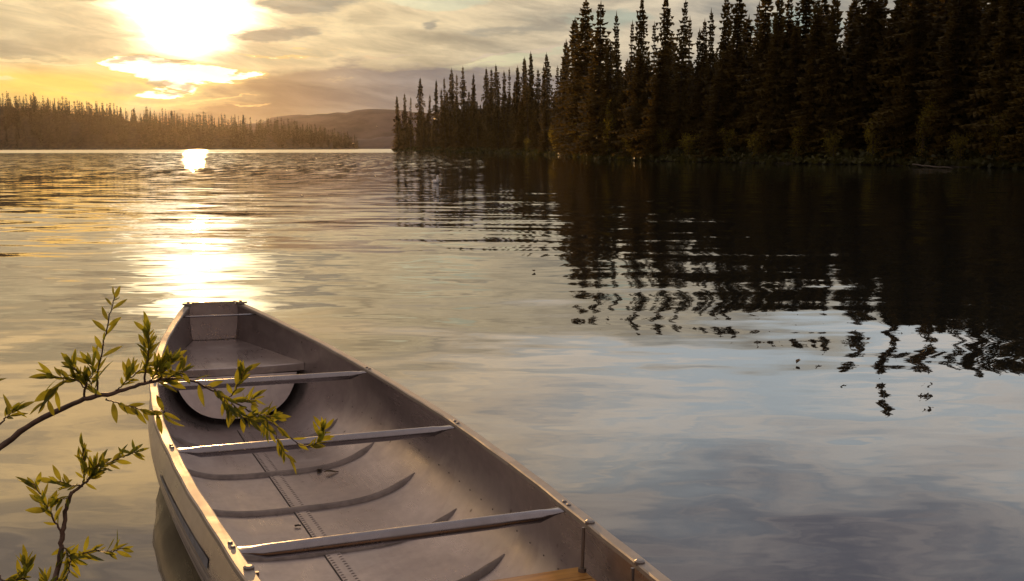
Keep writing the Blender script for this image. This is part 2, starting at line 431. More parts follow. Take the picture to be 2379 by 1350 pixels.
# ------------------------------------------------------------------ canoe parts
def build_canoe():
    TT = [i / 22 for i in range(-22, 23)]
    SS = stations(S_BOW, S_STERN, 0.06)
    h = MB()
    inner = [[hull_pt(s, t, 0.0) for t in TT] for s in SS]
    outr = [[hull_pt(s, t, 0.004) for t in TT] for s in SS]
    h.grid(inner); h.grid([r[::-1] for r in outr])
    # row of small rivets along the inside of each wall
    nf = len(h.f)
    for sd in (-1, 1):
        s = -1.6
        while s < 1.4:
            q = hull_pt(s, sd * 0.76, -0.001); r = 0.0042
            h.add([q + Vector((0, -r, 0)), q + Vector((0, 0, -r)), q + Vector((0, r, 0)), q + Vector((0, 0, r)), q + Vector((-sd * 0.003, 0, 0.001))], [(0, 1, 4), (1, 2, 4), (2, 3, 4), (3, 0, 4)])
            s += 0.105
    hull = h.build('hull', M_HULL, canoe, True)
    hull.data.materials.append(M_BOLT)
    for p in hull.data.polygons[nf:]: p.material_index = 1
    # square stern plate, its foot drawn in a little
    st = MB()
    for off, s, rev in ((0.004, S_STERN + 0.012, True), (0.0, S_STERN - 0.002, False)):
        pts = [hull_pt(S_STERN, t, off) for t in TT]
        pts = [Vector((q.x, s, q.z)) for q in pts]
        st.add(pts, [tuple(range(len(pts)))[::-1 if rev else 1]])
    rim = [[Vector((hull_pt(S_STERN, t, 0.004).x, s, hull_pt(S_STERN, t, 0.004).z)) for t in TT] for s in (S_STERN - 0.002, S_STERN + 0.012)]
    st.grid(rim)
    st.build('stern_plate', M_HULL, canoe)
    rim2 = MB()
    wz = half_w(S_STERN) + 0.02
    rim2.box((0, S_STERN + 0.004, sheer(S_STERN) + 0.006), 2 * wz - 0.05, 0.028, 0.014)
    rim2.build('stern_rail', M_GUN, canoe)
    for sd in (-1, 1):
        cp = MB()
        cp.box((sd * (half_w(S_STERN - 0.03) + 0.012), S_STERN - 0.02, sheer(S_STERN) + 0.010), 0.045, 0.07, 0.010, Matrix.Rotation(sd * 0.30, 3, 'Z'))
        cp.tube([(sd * (half_w(S_STERN - 0.03) + 0.012), S_STERN - 0.03, sheer(S_STERN) + 0.013), (sd * (half_w(S_STERN - 0.03) + 0.012), S_STERN - 0.03, sheer(S_STERN) + 0.021)], 0.008, 8)
        cp.build('corner_plate', M_GUN, canoe)
    br = MB()
    s = 2.17
    br.tube([(-half_w(s) - 0.004, s, sheer(s) - 0.010), (half_w(s) + 0.004, s, sheer(s) - 0.010)], [(0.010, 0.005)] * 2, 10)
    br.build('stern_brace', M_TUBE, canoe, True)
    # gunwales
    prof = [(0.0, -0.014), (0.0, -0.003), (0.004, 0.0), (0.029, 0.0), (0.033, -0.003), (0.033, -0.016), (0.029, -0.016), (0.029, -0.006), (0.004, -0.006), (0.004, -0.014)]
    for sd in (-1, 1):
        g = MB(); rows = []
        for s in stations(S_BOW, S_STERN - 0.02, 0.05):
            wob = 0.0012 * math.sin(s * 9.0 + sd) + 0.0008 * math.sin(s * 23.0)
            rows.append([Vector((sd * (half_w(s) + a + wob), s, sheer(s) + 0.006 + b)) for a, b in (prof if sd > 0 else prof[::-1])])
        g.grid(rows, True); g.build('gunwale', M_GUN, canoe)
    # tube thwarts with flattened ends, bolted under the gunwales
    def bolt(x, s, z, r, nm='bolt', par=canoe, hh=0.5):
        b = MB()
        b.tube([(x, s, z - 0.004), (x, s, z + r * hh), (x, s, z + r * (hh + .25))], [r, r, r * 0.6], 10)
        return b.build(nm, M_BOLT, par)
    for s in (0.95, 0.0, -0.92):
        w = half_w(s) + 0.022; z = sheer(s) - 0.008
        k = [(-1.0, (0.024, 0.004), 0), (-0.93, (0.024, 0.004), 0), (-0.88, (0.021, 0.008), -.004), (-0.80, (0.019, 0.0175), -.011), (-0.5, (0.0185, 0.0185), -.012), (0, (0.0185, 0.0185), -.012), (0.5, (0.0185, 0.0185), -.012), (0.80, (0.019, 0.0175), -.011), (0.88, (0.021, 0.008), -.004), (0.93, (0.024, 0.004), 0), (1.0, (0.024, 0.004), 0)]
        t = MB()
        t.tube([(a * (w if abs(a) < 1 else w - 0.004), s, z + dz) for a, r, dz in k], [r for a, r, dz in k], 16)
        th = t.build('thwart', M_TUBE, canoe, True)
        for sd in (-1, 1):
            for ds in (-0.014, 0.016):
                bolt(sd * (half_w(s + ds) + 0.012), s + ds, sheer(s) + 0.006, 0.0062, 'bolt', th)
    # ribs pressed across the floor
    for s in (1.20, 0.78, 0.32, -0.12, -0.56, -1.0, -1.5, -2.0):
        rb = MB(); rows = []
        for i in range(41):
            t = -0.60 + 1.20 * i / 40
            e = min(1.0, ((0.60 - abs(t)) / 0.14 + 0.01) ** 0.8)
            hw = 0.0105 * e + 0.002; hh = 0.013 * e + 0.001
            ring = []
            for a, up in ((-1.6, 0.0004), (-1.0, hh * .8), (-.45, hh), (.45, hh), (1.0, hh * .8), (1.6, 0.0004)):
                q = hull_pt(s + a * hw, t, 0.0)
                nx = hull_pt(s + a * hw, t, -0.02) - q
                ring.append(q + nx.normalized() * up)
            rows.append(ring)
        rb.grid(rows); rb.build('rib', M_SEAL, canoe, True)
    # keel strip with two rows of rivets
    ks = MB(); ss = stations(-2.3, 1.5, 0.06)
    def kz(s): return keel_z(s)
    ks.grid([[Vector((x, s, kz(s) + zz)) for x, zz in ((-0.026, 0.001), (-0.025, 0.0035), (0.025, 0.0035), (0.026, 0.001))] for s in ss])
    strip = ks.build('keel_strip', M_HULL, canoe)
    rv = MB()
    s = -1.5
    while s < 1.45:
        for x in (-0.017, 0.017):
            q = Vector((x, s, kz(s) + 0.0035))
            rv.add([q + Vector((a, b, 0)) for a, b in ((-.0065, -.006), (.0065, -.003), (.0065, .003), (-.0065, .000))] + [q + Vector((0, 0, 0.0025))], [(0, 1, 4), (1, 2, 4), (2, 3, 4), (3, 0, 4)])
        s += 0.021
    rv.build('rivets', M_SEAL, strip)
    ed = MB()
    ed.grid([[Vector((x, s, kz(s) + zz)) for x, zz in ((-0.0295, 0.0012), (-0.0262, 0.0018))] for s in ss])
    ed.build('strip_edge', M_DARK, strip)
    # stern seat: metal top, rolled front lip, rounded bulkhead under it
    zt = 0.216 - BASE_Z
    def side_at(s, z, off=-0.002):
        for k in range(0, 200):
            q = hull_pt(s, k / 200, off)
            if q.z >= z: return q.x
        return half_w(s)
    S0 = 1.67
    se = MB(); rows = []
    for s in stations(S0, 2.36, 0.05):
        w = side_at(s, zt); up = 0.010 * max(0, (s - 1.9) / 0.46)
        rows.append([Vector((w * a, s, zt + up - 0.006 * (1 - a * a) * (1 if s < 2.2 else .3))) for a in [i / 10 for i in range(-10, 11)]])
    se.grid(rows)
    front = rows[0]
    lip = [front, [q + Vector((0, -0.006, -0.004)) for q in front], [q + Vector((0, -0.008, -0.036)) for q in front], [q + Vector((0, 0.004, -0.040)) for q in front]]
    se.grid([r[::-1] for r in lip])
    seat = se.build('stern_seat', M_HULL, canoe, False)
    bk = MB()
    prof_ = [q for q in [hull_pt(S0 + 0.02, t / 30, -0.020) for t in range(-30, 31)] if q.z < zt - 0.045]
    lo = min(q.z for q in prof_)
    def lean(q): return Vector((q.x * 0.985, S0 + 0.012 - 0.10 * (zt - q.z) / (zt - lo) * 0.9, q.z + 0.004))
    ring = [lean(q) for q in prof_]
    ctr = Vector((0, S0 - 0.045, zt - 0.11))
    bk.add(ring, [tuple(range(len(ring)))])
    back_ring = [q + Vector((0, 0.05, 0)) for q in ring]
    bk.grid([ring, back_ring])
    bk.build('bulkhead', M_HULL, seat)
    # wooden bow seat hung on rods from the gunwales
    zw = 0.168 - BASE_Z
    ws = MB()
    for s0, s1 in ((-1.40, -1.335), (-1.33, -1.265), (-1.26, -1.195), (-1.19, -1.125), (-1.12, -1.045)):
        w = min(side_at((s0 + s1) / 2, zw) - 0.012, 0.42)
        ws.box((0, (s0 + s1) / 2, zw), 2 * w, s1 - s0, 0.020)
    wseat = ws.build('wooden_seat', M_WOOD, canoe)
    for s in (-1.075, -1.36):
        for sd in (-1, 1):
            x = sd * (half_w(s) + 0.010)
            xr = sd * (half_w(s) - 0.008)
            rd = MB(); rd.tube([(xr, s, sheer(s) - 0.004), (xr, s, zw - 0.012)], 0.0048, 8)
            rd.tube([(xr, s, zw + 0.010), (xr, s, zw + 0.020)], 0.011, 8)
            rd.build('seat_rod', M_BOLT, canoe)
            bolt(x, s, sheer(s) + 0.006, 0.0125, 'bolt_head', canoe, 0.35)
    # outside: lapped seam and a faded stripe
    sm = MB()
    for sd in (-1, 1):
        rows = []
        for s in stations(-2.7, 2.3, 0.06):
            rows.append([hull_pt(s, sd * t, 0.0062) for t in (0.862, 0.867)][::sd])
        sm.grid(rows)
    sm.build('hull_seam', M_DARK, canoe)
    dc = MB(); rows = []
    for s in stations(-0.78, 0.05, 0.05):
        k = (s + 0.78) / 0.83
        rows.append([hull_pt(s, -t, 0.0062) for t in (0.925, 0.957 - 0.018 * k)])
    dc.grid(rows)
    rows = []
    for s in stations(-0.80, 0.05, 0.05):
        rows.append([hull_pt(s, -t, 0.0062) for t in (0.908, 0.912)])
    dc.grid(rows)
    dc.build('stripe', M_DECAL, canoe)
    # closed bow end (out of the picture)
    bd = MB()
    rows = [[Vector((half_w(s) * a, s, sheer(s) + 0.002)) for a in (-1, -.5, 0, .5, 1)] for s in stations(-2.99, -2.5, 0.07)]
    bd.grid(rows); bd.build('bow_deck', M_HULL, canoe)
build_canoe()

def canoe_floor(px, py, up=0.004):
    """a point of the canoe's floor seen along a ray"""
    z = BASE_Z + 0.01
    for _ in range(30):
        q = on_plane(px, py, z); b = CM.inverted() @ q
        s, l = b.y, b.x
        best = min((hull_pt(s, t / 60) for t in range(-60, 61)), key=lambda k: abs(k.x - l))
        z = z * 0.5 + 0.5 * (CM @ Vector((l, s, best.z))).z
    return on_plane(px, py, z + up)

# ------------------------------------------------------------------ litter lying in the canoe
M_DEAD = leaf_mat('dead_leaf', (0.10, 0.065, 0.03), 0.2, (0.10, 0.065, 0.02), 0.3, 20.0)
def dead_leaf(px, py, size, rz, label):
    q = canoe_floor(px, py, 0.004)
    vs = []; n = 7
    for i in range(n):
        k = i / (n - 1); w = math.sin(math.pi * k ** 0.8) * 0.26 * size
        for a in (-1, 0, 1):
            vs.append(Vector((k * size - size / 2, a * w, 0.003 + 0.003 * abs(a) + 0.003 * math.sin(k * 5 + rz))))
    f = []
    for i in range(n - 1):
        for j in range(2): f.append((i * 3 + j, i * 3 + j + 1, i * 3 + j + 4, i * 3 + j + 3))
    o = mesh_obj('fallen_leaf', vs, f, M_DEAD, None, True)
    o.location = q; o.rotation_euler = (0, 0, rz)
    tag(o, label, 'leaf', 'fallen leaves in the canoe')
dead_leaf(770, 1098, 0.058, 0.3, 'largest dark fallen leaf, lying on the canoe floor beside the rib below the middle thwart')
dead_leaf(742, 1092, 0.040, 1.4, 'curled dark leaf touching the largest fallen leaf on the canoe floor')
dead_leaf(455, 1138, 0.016, 0.8, 'tiny rusty leaf on the canoe floor against the left wall')
def twig(px, py, ln, rz, r, label):
    q = canoe_floor(px, py, r + 0.003)
    t = MB(); t.tube([(-ln / 2, 0, 0), (0, ln * 0.04, 0.001), (ln / 2, 0, 0)], [r, r * .9, r * .6], 6)
    o = t.build('twig', M_BARK); o.location = q; o.rotation_euler = (0, 0, rz)
    tag(o, label, 'twig', 'twigs in the canoe')
twig(692, 1221, 0.022, 0.2, 0.0035, 'short thick dark twig on the canoe floor at the edge of the keel strip')
b_ = CM @ Vector((0.12, 1.80, 0.2 - BASE_Z + 0.001))
tw = MB(); tw.tube([(-0.03, 0.01, 0), (-0.01, -0.004, 0), (0.03, 0.0, 0)], [.0015, .002, .0012], 6); tw.tube([(-0.01, -0.004, 0), (-0.02, 0.028, 0.002)], [.0016, .001], 6)
o = tw.build('twig', M_BARK); o.location = b_; o.rotation_euler = (0, 0, 0.3)
tag(o, 'thin forked twig lying on the stern seat of the canoe', 'twig', 'twigs in the canoe')

# ------------------------------------------------------------------ land: right bank and wooded point
SHORE_PX = [(2379, 392), (2240, 388.5), (2100, 385), (1950, 382.5), (1800, 380), (1650, 377), (1500, 374), (1380, 369.5), (1330, 364), (1300, 361), (1230, 358.5), (1150, 356), (1050, 354.2), (960, 352.9), (912, 352)]
SH = [(75, -50), (58, 5), (44, 30)] + [tuple(on_plane(a, b)[:2]) for a, b in SHORE_PX]
TIP = SH[-1]
POLY = SH + [(TIP[0] + 2, TIP[1] + 8), (TIP[0] + 18, TIP[1] + 30), (40, 372), (140, 420), (330, 460), (330, -50)]
def seg_d(p, a, b):
    ax_, ay = a; bx, by = b; dx, dy = bx - ax_, by - ay
    k = max(0, min(1, ((p[0] - ax_) * dx + (p[1] - ay) * dy) / (dx * dx + dy * dy)))
    return math.hypot(p[0] - ax_ - k * dx, p[1] - ay - k * dy)
def inside(p):
    c = False; n = len(POLY)
    for i in range(n):
        (x1, y1), (x2, y2) = POLY[i], POLY[i - 1]
        if (y1 > p[1]) != (y2 > p[1]) and p[0] < (x2 - x1) * (p[1] - y1) / (y2 - y1) + x1: c = not c
    return c
def shore_sd(p):
    d = min(seg_d(p, POLY[i], POLY[i + 1]) for i in range(len(POLY) - 3))
    return d if inside(p) else -d
def land_z(p, sd=None):
    if sd is None: sd = shore_sd(p)
    if sd <= 0: return max(-1.0, sd * 0.35)
    near = max(0.0, min(1.0, (190 - p[1]) / 110))
    return 0.30 * (1 - math.exp(-sd / 0.8)) + 0.06 * min(sd, 60) + near * 0.15 * max(0, min(sd, 70) - 6) + 0.25 * math.sin(p[0] * .31) * math.sin(p[1] * .23) * min(1, sd / 5)
def build_land():
    vs, fs = [], []
    xs = [-44 + 2.5 * i for i in range(72)]; ys = [-50 + 3.0 * i for i in range(172)]
    keep = {}
    for j, yy in enumerate(ys):
        for i, xx in enumerate(xs):
            keep[(i, j)] = len(vs); vs.append((xx, yy, land_z((xx, yy))))
    for j in range(len(ys) - 1):
        for i in range(len(xs) - 1):
            q = (keep[(i, j)], keep[(i + 1, j)], keep[(i + 1, j + 1)], keep[(i, j + 1)])
            if max(vs[k][2] for k in q) > -0.9: fs.append(q)
    o = mesh_obj('wooded_bank', vs, fs, M_SOIL, None, True)
    tag(o, 'dark forest floor of the right bank and the point', 'terrain', kind='structure')
build_land()

# ------------------------------------------------------------------ spruces
def spruce_meshes(seed, H=16.0, rad=1.5, dens=1.0, bare=0.04, club=False, far=False):
    rng = random.Random(seed)
    cr = MB()
    lean = [rng.uniform(-.012, .012), rng.uniform(-.012, .012)]
    bend = rng.uniform(-.25, .25)
    def axis(z): k = z / H; return Vector((lean[0] * z + bend * math.sin(k * 3.0) * .5, lean[1] * z, z))
    z = H * bare
    ph = rng.uniform(0, 6)
    step = 0.23 / dens if not far else 0.75
    while z < H * 0.985:
        k = z / H
        L = rad * ((1 - k) ** 0.62) * (0.80 + 0.20 * math.sin(z * 1.3 + ph) * math.sin(z * .57 + ph * 2)) * rng.uniform(.78, 1.15)
        L *= 0.80 + 0.2 * min(1, (k - bare) / 0.12 + 0.3)
        if club and k > 0.88: L *= 1.5
        nb = rng.randint(5, 7) if not far else rng.randint(4, 5)
        a0 = rng.uniform(0, 6.28)
        for b in range(nb):
            if rng.random() < 0.10: continue
            a = a0 + 6.283 * b / nb + rng.uniform(-.35, .35)
            ln = max(0.22, L * rng.uniform(0.45, 1.25))
            out = Vector((math.cos(a), math.sin(a), 0)); sd = Vector((-out.y, out.x, 0))
            droop = rng.uniform(0.10, 0.42) if k < .85 else rng.uniform(-.5, .1)
            base = axis(z)
            n = max(1, int(ln / 0.34)) if not far else 1
            for i in range(n):
                t0, t1 = i / n, (i + 1) / n
                up = lambda t: -droop * t * ln + 0.22 * droop * t * t * ln
                p0 = base + out * (ln * t0) + Vector((0, 0, up(t0)))
                p1 = base + out * (ln * t1 * 1.04) + Vector((0, 0, up(t1)))
                w = (0.22 + 0.18 * (1 - t0)) * min(1, ln + .15) * rng.uniform(.8, 1.3) * (1.8 if far else 1.0)
                hang = rng.uniform(.16, .42) * (1.6 if far else 1)
                pm = p0.lerp(p1, .55)
                sk = rng.uniform(-.1, .1)
                # one flat spray (a ragged kite) and a hanging tuft
                cr.add([p0, pm + sd * (w + sk) - Vector((0, 0, hang * .5)), p1 + sd * sk, pm - sd * (w - sk) - Vector((0, 0, hang * .5))], [(0, 1, 2, 3)])
                tw_ = rng.uniform(-.16, .16)
                cr.add([p0, p1, pm + sd * tw_ - Vector((0, 0, hang * 1.25))], [(0, 1, 2)])
                if not far and rng.random() < .6:
                    e = p1 + sd * rng.uniform(-.3, .3) * ln * .5
                    cr.add([pm, e + Vector((0, 0, rng.uniform(-.05, .12))), e - out * .12 - Vector((0, 0, rng.uniform(.05, .2)))], [(0, 1, 2)])
        z += step * rng.uniform(.75, 1.3)
    # leader
    top = axis(H)
    for i in range(4):
        a = i * 1.6; d = Vector((math.cos(a), math.sin(a), 0)) * .09
        cr.add([top + Vector((0, 0, .25)), top - Vector((0, 0, .5)) + d, top - Vector((0, 0, .45)) - d * .3], [(0, 1, 2)])
    tr = MB()
    tr.tube([axis(-0.6), axis(H * .3), axis(H * .65), axis(H * .99)], [.17, .13, .08, .02], 6)
    def me(nm, mb, mats):
        m_ = bpy.data.meshes.new(nm); m_.from_pydata([tuple(q) for q in mb.v], [], mb.f); m_.update()
        m_.materials.append(mats); return m_
    if far:
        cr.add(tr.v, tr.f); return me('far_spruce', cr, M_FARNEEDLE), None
    return me('crown', cr, M_NEEDLE), me('trunk', tr, M_BARK)
NEAR = [spruce_meshes(11, 16, 2.5, 1.0), spruce_meshes(12, 16, 2.0, 1.0, .05, True), spruce_meshes(13, 16, 3.0, 1.0),
        spruce_meshes(14, 16, 2.2, 1.15, .03), spruce_meshes(15, 16, 1.7, .9, .08, True), spruce_meshes(16, 16, 3.3, 1.1, .02),
        spruce_meshes(17, 16, 2.7, .85, .06), spruce_meshes(18, 16, 1.7, .55, .22)]
rng = random.Random(5)
def plant_spruce(x, y, H, var, label, group, fat=1.0):
    z = land_z((x, y))
    r = empty('spruce_tree', (x, y, z - 0.05), (rng.gauss(0, .014), rng.gauss(0, .014), rng.uniform(0, 6.28)))
    tag(r, label, 'tree', group)
    k = H / 16.0
    kx = (0.45 + 0.55 * k) * fat * rng.uniform(.88, 1.15)
    cm, tm = NEAR[var]
    for nm, m_ in (('crown', cm), ('trunk', tm)):
        o = bpy.data.objects.new(nm, m_); col.objects.link(o); o.parent = r; o.scale = (kx, kx, k)
    return r
def shore_dist(px):
    """forward distance of the shoreline under a column of the photograph"""
    t = sorted(SHORE_PX)
    if px <= t[0][0]: yy = t[0][1]
    elif px >= t[-1][0]: yy = t[-1][1] + (px - t[-1][0]) * 0.028
    else:
        for i in range(len(t) - 1):
            if t[i][0] <= px <= t[i + 1][0]:
                f = (px - t[i][0]) / (t[i + 1][0] - t[i][0]); yy = t[i][1] * (1 - f) + t[i + 1][1] * f; break
    return on_plane(px, yy).y
def col_x(px, py, Y):
    r = ray(px, py); return r.x / r.y * Y
def top_z(py, Y):
    r = ray(1189.5, py); return CAM_H + Y * r.z / r.y
ORD = ['first', 'second', 'third', 'fourth', 'fifth', 'sixth', 'seventh', 'eighth', 'ninth', 'tenth', 'eleventh', 'twelfth', 'thirteenth', 'fourteenth', 'fifteenth', 'sixteenth', 'seventeenth', 'eighteenth', 'nineteenth', 'twentieth',
       'twenty-first', 'twenty-second', 'twenty-third', 'twenty-fourth', 'twenty-fifth', 'twenty-sixth', 'twenty-seventh', 'twenty-eighth', 'twenty-ninth', 'thirtieth', 'thirty-first', 'thirty-second', 'thirty-third', 'thirty-fourth', 'thirty-fifth', 'thirty-sixth']
POINT = [(926, 222, 3), (941, 217, 1), (954, 226, 7), (976, 180, 0), (994, 219, 4), (1011, 185, 3), (1026, 206, 4), (1035, 180, 7), (1050, 157, 2), (1060, 172, 7), (1081, 154, 6), (1102, 170, 3), (1130, 157, 0), (1142, 160, 6), (1158, 149, 0), (1171, 163, 4), (1185, 157, 7), (1204, 153, 3), (1218, 132, 0), (1229, 135, 7), (1237, 120, 3), (1250, 160, 6), (1263, 150, 4), (1275, 122, 0), (1291, 153, 7)]
BANK = [(1311, 92, 3), (1334, 40, 0), (1356, -8, 2), (1384, 4, 6), (1405, 90, 7), (1420, 95, 4), (1438, 28, 4), (1462, 48, 7), (1489, -10, 0), (1522, 50, 7), (1545, -16, 5), (1580, -2, 6), (1600, 38, 7), (1619, 66, 4), (1634, 44, 1), (1650, 20, 4), (1683, -18, 2), (1712, -30, 0), (1752, 5, 7), (1772, -38, 2), (1800, -30, 3), (1826, -14, 6), (1868, -52, 5), (1905, -25, 0), (1938, -50, 3), (1975, -20, 1), (2010, -120, 0), (2045, -50, 2), (2085, -185, 3), (2130, -90, 5), (2168, -170, 4), (2196, -180, 7), (2240, -110, 6), (2262, -160, 7), (2320, -190, 0), (2362, -185, 2)]
env = sorted((a, b) for a, b, _ in POINT + BANK)
def envelope(px):
    if px <= env[0][0]: return env[0][1]
    if px >= env[-1][0]: return env[-1][1]
    for i in range(len(env) - 1):
        if env[i][0] <= px <= env[i + 1][0]:
            f = (px - env[i][0]) / (env[i + 1][0] - env[i][0]); return max(env[i][1], env[i + 1][1])
used = []
for i, (px, py, var) in enumerate(POINT):
    Y = shore_dist(px) + rng.uniform(3, 9) * (2.2 if px > 960 else .6)
    X = col_x(px, (py + 350) / 2, Y)
    H = top_z(py, Y) - land_z((X, Y))
    plant_spruce(X, Y, H, var, f'narrow dark spruce on the wooded point, {ORD[i]} treetop from its tip', 'skyline spruces on the wooded point', 0.95)
    used.append((X, Y))
for i, (px, py, var) in enumerate(BANK):
    Y = shore_dist(px) + rng.uniform(3, 9)
    X = col_x(px, (py + 360) / 2, Y)
    H = top_z(py, Y) - land_z((X, Y))
    plant_spruce(X, Y, H, var, f'tall dark spruce on the near right bank, {ORD[i]} treetop from the gap beside the point', 'tall spruces on the near right bank', 1.5 if i in (1, 2, 3, 5) else (0.85 if 5 < i < 17 else 1.12))
    used.append((X, Y))
n_p = n_b = tries = 0
while (n_p < 68 or n_b < 116) and tries < 6000:
    tries += 1
    px = rng.uniform(915, 2480)
    if px < 1300 and n_p >= 68 or px >= 1300 and n_b >= 116: continue
    Y = shore_dist(px) + (rng.uniform(1.5, 22) if px > 1300 else rng.uniform(2, 34))
    X = col_x(px, 250, Y)
    sd = shore_sd((X, Y))
    if sd < 1.0 or any((X - a) ** 2 + (Y - b) ** 2 < (1.3 if px > 1300 else 2.2) for a, b in used): continue
    ymin = envelope(px) + (rng.uniform(60, 140) if 1400 < px < 1720 else rng.uniform(14, 90))
    gz = land_z((X, Y))
    H = min(top_z(ymin, Y) - gz, rng.uniform(9, 17))
    if H < 3.5: continue
    used.append((X, Y))
    if px < 1300:
        n_p += 1; plant_spruce(X, Y, H, rng.choice([0, 1, 3, 4, 6]), 'shorter dark spruce crowded below the skyline of the wooded point', 'filling spruces on the wooded point', 1.1)
    else:
        n_b += 1; plant_spruce(X, Y, H, rng.choice([0, 2, 3, 5, 6]), 'dark spruce packed into the shaded stand of the near right bank', 'filling spruces on the near right bank', 1.2)

# leafy shrubs along the waterline
def shrub_meshes(seed, h=3.0, r=1.3, n=900):
    rg = random.Random(seed); fo = MB(); stm = MB()
    stems = []
    for i in range(6):
        a = rg.uniform(0, 6.28); tip = Vector((math.cos(a) * r * rg.uniform(.3, .8), math.sin(a) * r * rg.uniform(.3, .8), h * rg.uniform(.7, 1)))
        mid = Vector((tip.x * .35, tip.y * .35, tip.z * .55))
        stm.tube([(0, 0, -.2), mid, tip], [.035, .022, .006], 5); stems.append((mid, tip))
    for i in range(n):
        mid, tip = rg.choice(stems)
        k = rg.random() ** .7; q = mid.lerp(tip, k) if rg.random() < .75 else mid * rg.uniform(.3, 1)
        q = q + Vector((rg.gauss(0, .22), rg.gauss(0, .22), rg.gauss(0, .22)))
        q.z = max(.05, q.z)
        a = Vector((rg.gauss(0, 1), rg.gauss(0, 1), rg.gauss(0, 1) + .6)).normalized(); b = a.cross(Vector((rg.gauss(0, 1), rg.gauss(0, 1), rg.gauss(0, 1)))).normalized()
        l = rg.uniform(.09, .2); w = l * .35
        fo.add([q, q + a * l * .5 + b * w, q + a * l, q + a * l * .5 - b * w], [(0, 1, 2, 3)])
    out = []
    for nm, mb, mt in (('foliage', fo, M_SHRUB), ('stems', stm, M_BARK)):
        m_ = bpy.data.meshes.new(nm); m_.from_pydata([tuple(q) for q in mb.v], [], mb.f); m_.update(); m_.materials.append(mt); out.append(m_)
    return out
SHR = [shrub_meshes(31, 3.2, 1.3), shrub_meshes(32, 2.4, 1.5), shrub_meshes(33, 4.5, 1.4, 1300)]
for px, off, sc_, v, lab in ((1338, .4, 1.35, 0, 'bright yellow-green shrub at the foot of the tall spruces where the near bank begins'), (1362, .4, 1.1, 1, 'low glowing shrub at the waterline just right of the brightest shrub'), (1408, .8, 1.3, 2, 'tall feathery green shrub leaning over the water right of the glowing shrubs'),
                             (1470, 1.2, .8, 1, None), (1545, 1.2, .8, 0, None), (1600, 1.5, .9, 1, None), (1690, 1.2, .8, 0, None), (1760, 1.4, .9, 1, None), (1850, 1.2, .8, 0, None), (1935, 1.3, .9, 1, None), (2030, 1.2, .9, 0, None), (2140, 1.6, 1.0, 2, None), (2230, 1.2, .8, 1, None), (2330, 1.4, .9, 0, None), (1290, 2.0, .9, 2, None), (1225, 2.5, .8, 0, None)):
    Y = shore_dist(px) + off; X = col_x(px, 345, Y)
    while shore_sd((X, Y)) < 0.35: X += 0.15
    r = empty('shore_shrub', (X, Y, land_z((X, Y)) - .03), (0, 0, rng.uniform(0, 6)))
    tag(r, lab or 'dim leafy shrub at the dark waterline of the right bank', 'shrub', 'shrubs along the right bank')
    for m_ in SHR[v]:
        o = bpy.data.objects.new(m_.name.split('.')[0], m_); col.objects.link(o); o.parent = r; o.scale = (sc_,) * 3
def fallen_log(px0, py0, px1, py1, r, lab):
    a, b = on_plane(px0, py0, .15), on_plane(px1, py1, .05)
    t = MB(); n = 7; rl = random.Random(int(px0))
    t.tube([Vector((0, 0, 0)).lerp(b - a, i / n) + Vector((0, 0, rl.uniform(-.03, .03))) for i in range(n + 1)], [r * (1 - .5 * i / n) * rl.uniform(.9, 1.1) for i in range(n + 1)], 7)
    for i in (2, 4, 5):
        q = (b - a) * (i / n); t.tube([q, q + Vector((rl.uniform(-.3, .3), rl.uniform(-.3, .1), rl.uniform(.2, .5)))], [r * .3, r * .1], 5)
    o = t.build('fallen_log', M_LOG, None, True); o.location = a; tag(o, lab, 'log')
M_LOG = simple('weathered_log', (0.06, 0.047, 0.038), 0.9, 0, 0.4, 9.0)
fallen_log(2120, 383, 2212, 390.5, .055, 'pale fallen log slanting into the water at the foot of the darkest trees')
# undergrowth that hides the forest floor
def undergrowth():
    rg = random.Random(77); g = MB(); n = 0
    while n < 13000:
        px = rg.uniform(905, 2600); t = rg.random() ** 1.8
        Y = shore_dist(px) + 0.4 + t * 45; X = col_x(px, 345, Y)
        sd = shore_sd((X, Y))
        if sd < 0.15: continue
        z = land_z((X, Y), sd); n += 1
        sz = rg.uniform(.10, .24) * (1 + Y / 110)
        tall = rg.uniform(.2, .9) if sd > .8 else rg.uniform(.05, .35)
        for _ in range(4):
            d = Vector((rg.gauss(0, 1), rg.gauss(0, 1), rg.gauss(.3, .8))).normalized(); e = d.cross(Vector((rg.gauss(0, 1), rg.gauss(0, 1), rg.gauss(0, 1)))).normalized()
            q = Vector((X + rg.gauss(0, .35), Y + rg.gauss(0, .35), z + tall * rg.random()))
            w = sz * rg.uniform(.25, .6)
            g.add([q - d * sz * .5, q + e * w - d * sz * .1, q + d * sz * .7, q - e * w], [(0, 1, 2, 3)])
    o = g.build('undergrowth', M_UNDER)
    tag(o, 'tangled undergrowth and grass along the dark right bank', 'undergrowth', kind='stuff')
undergrowth()

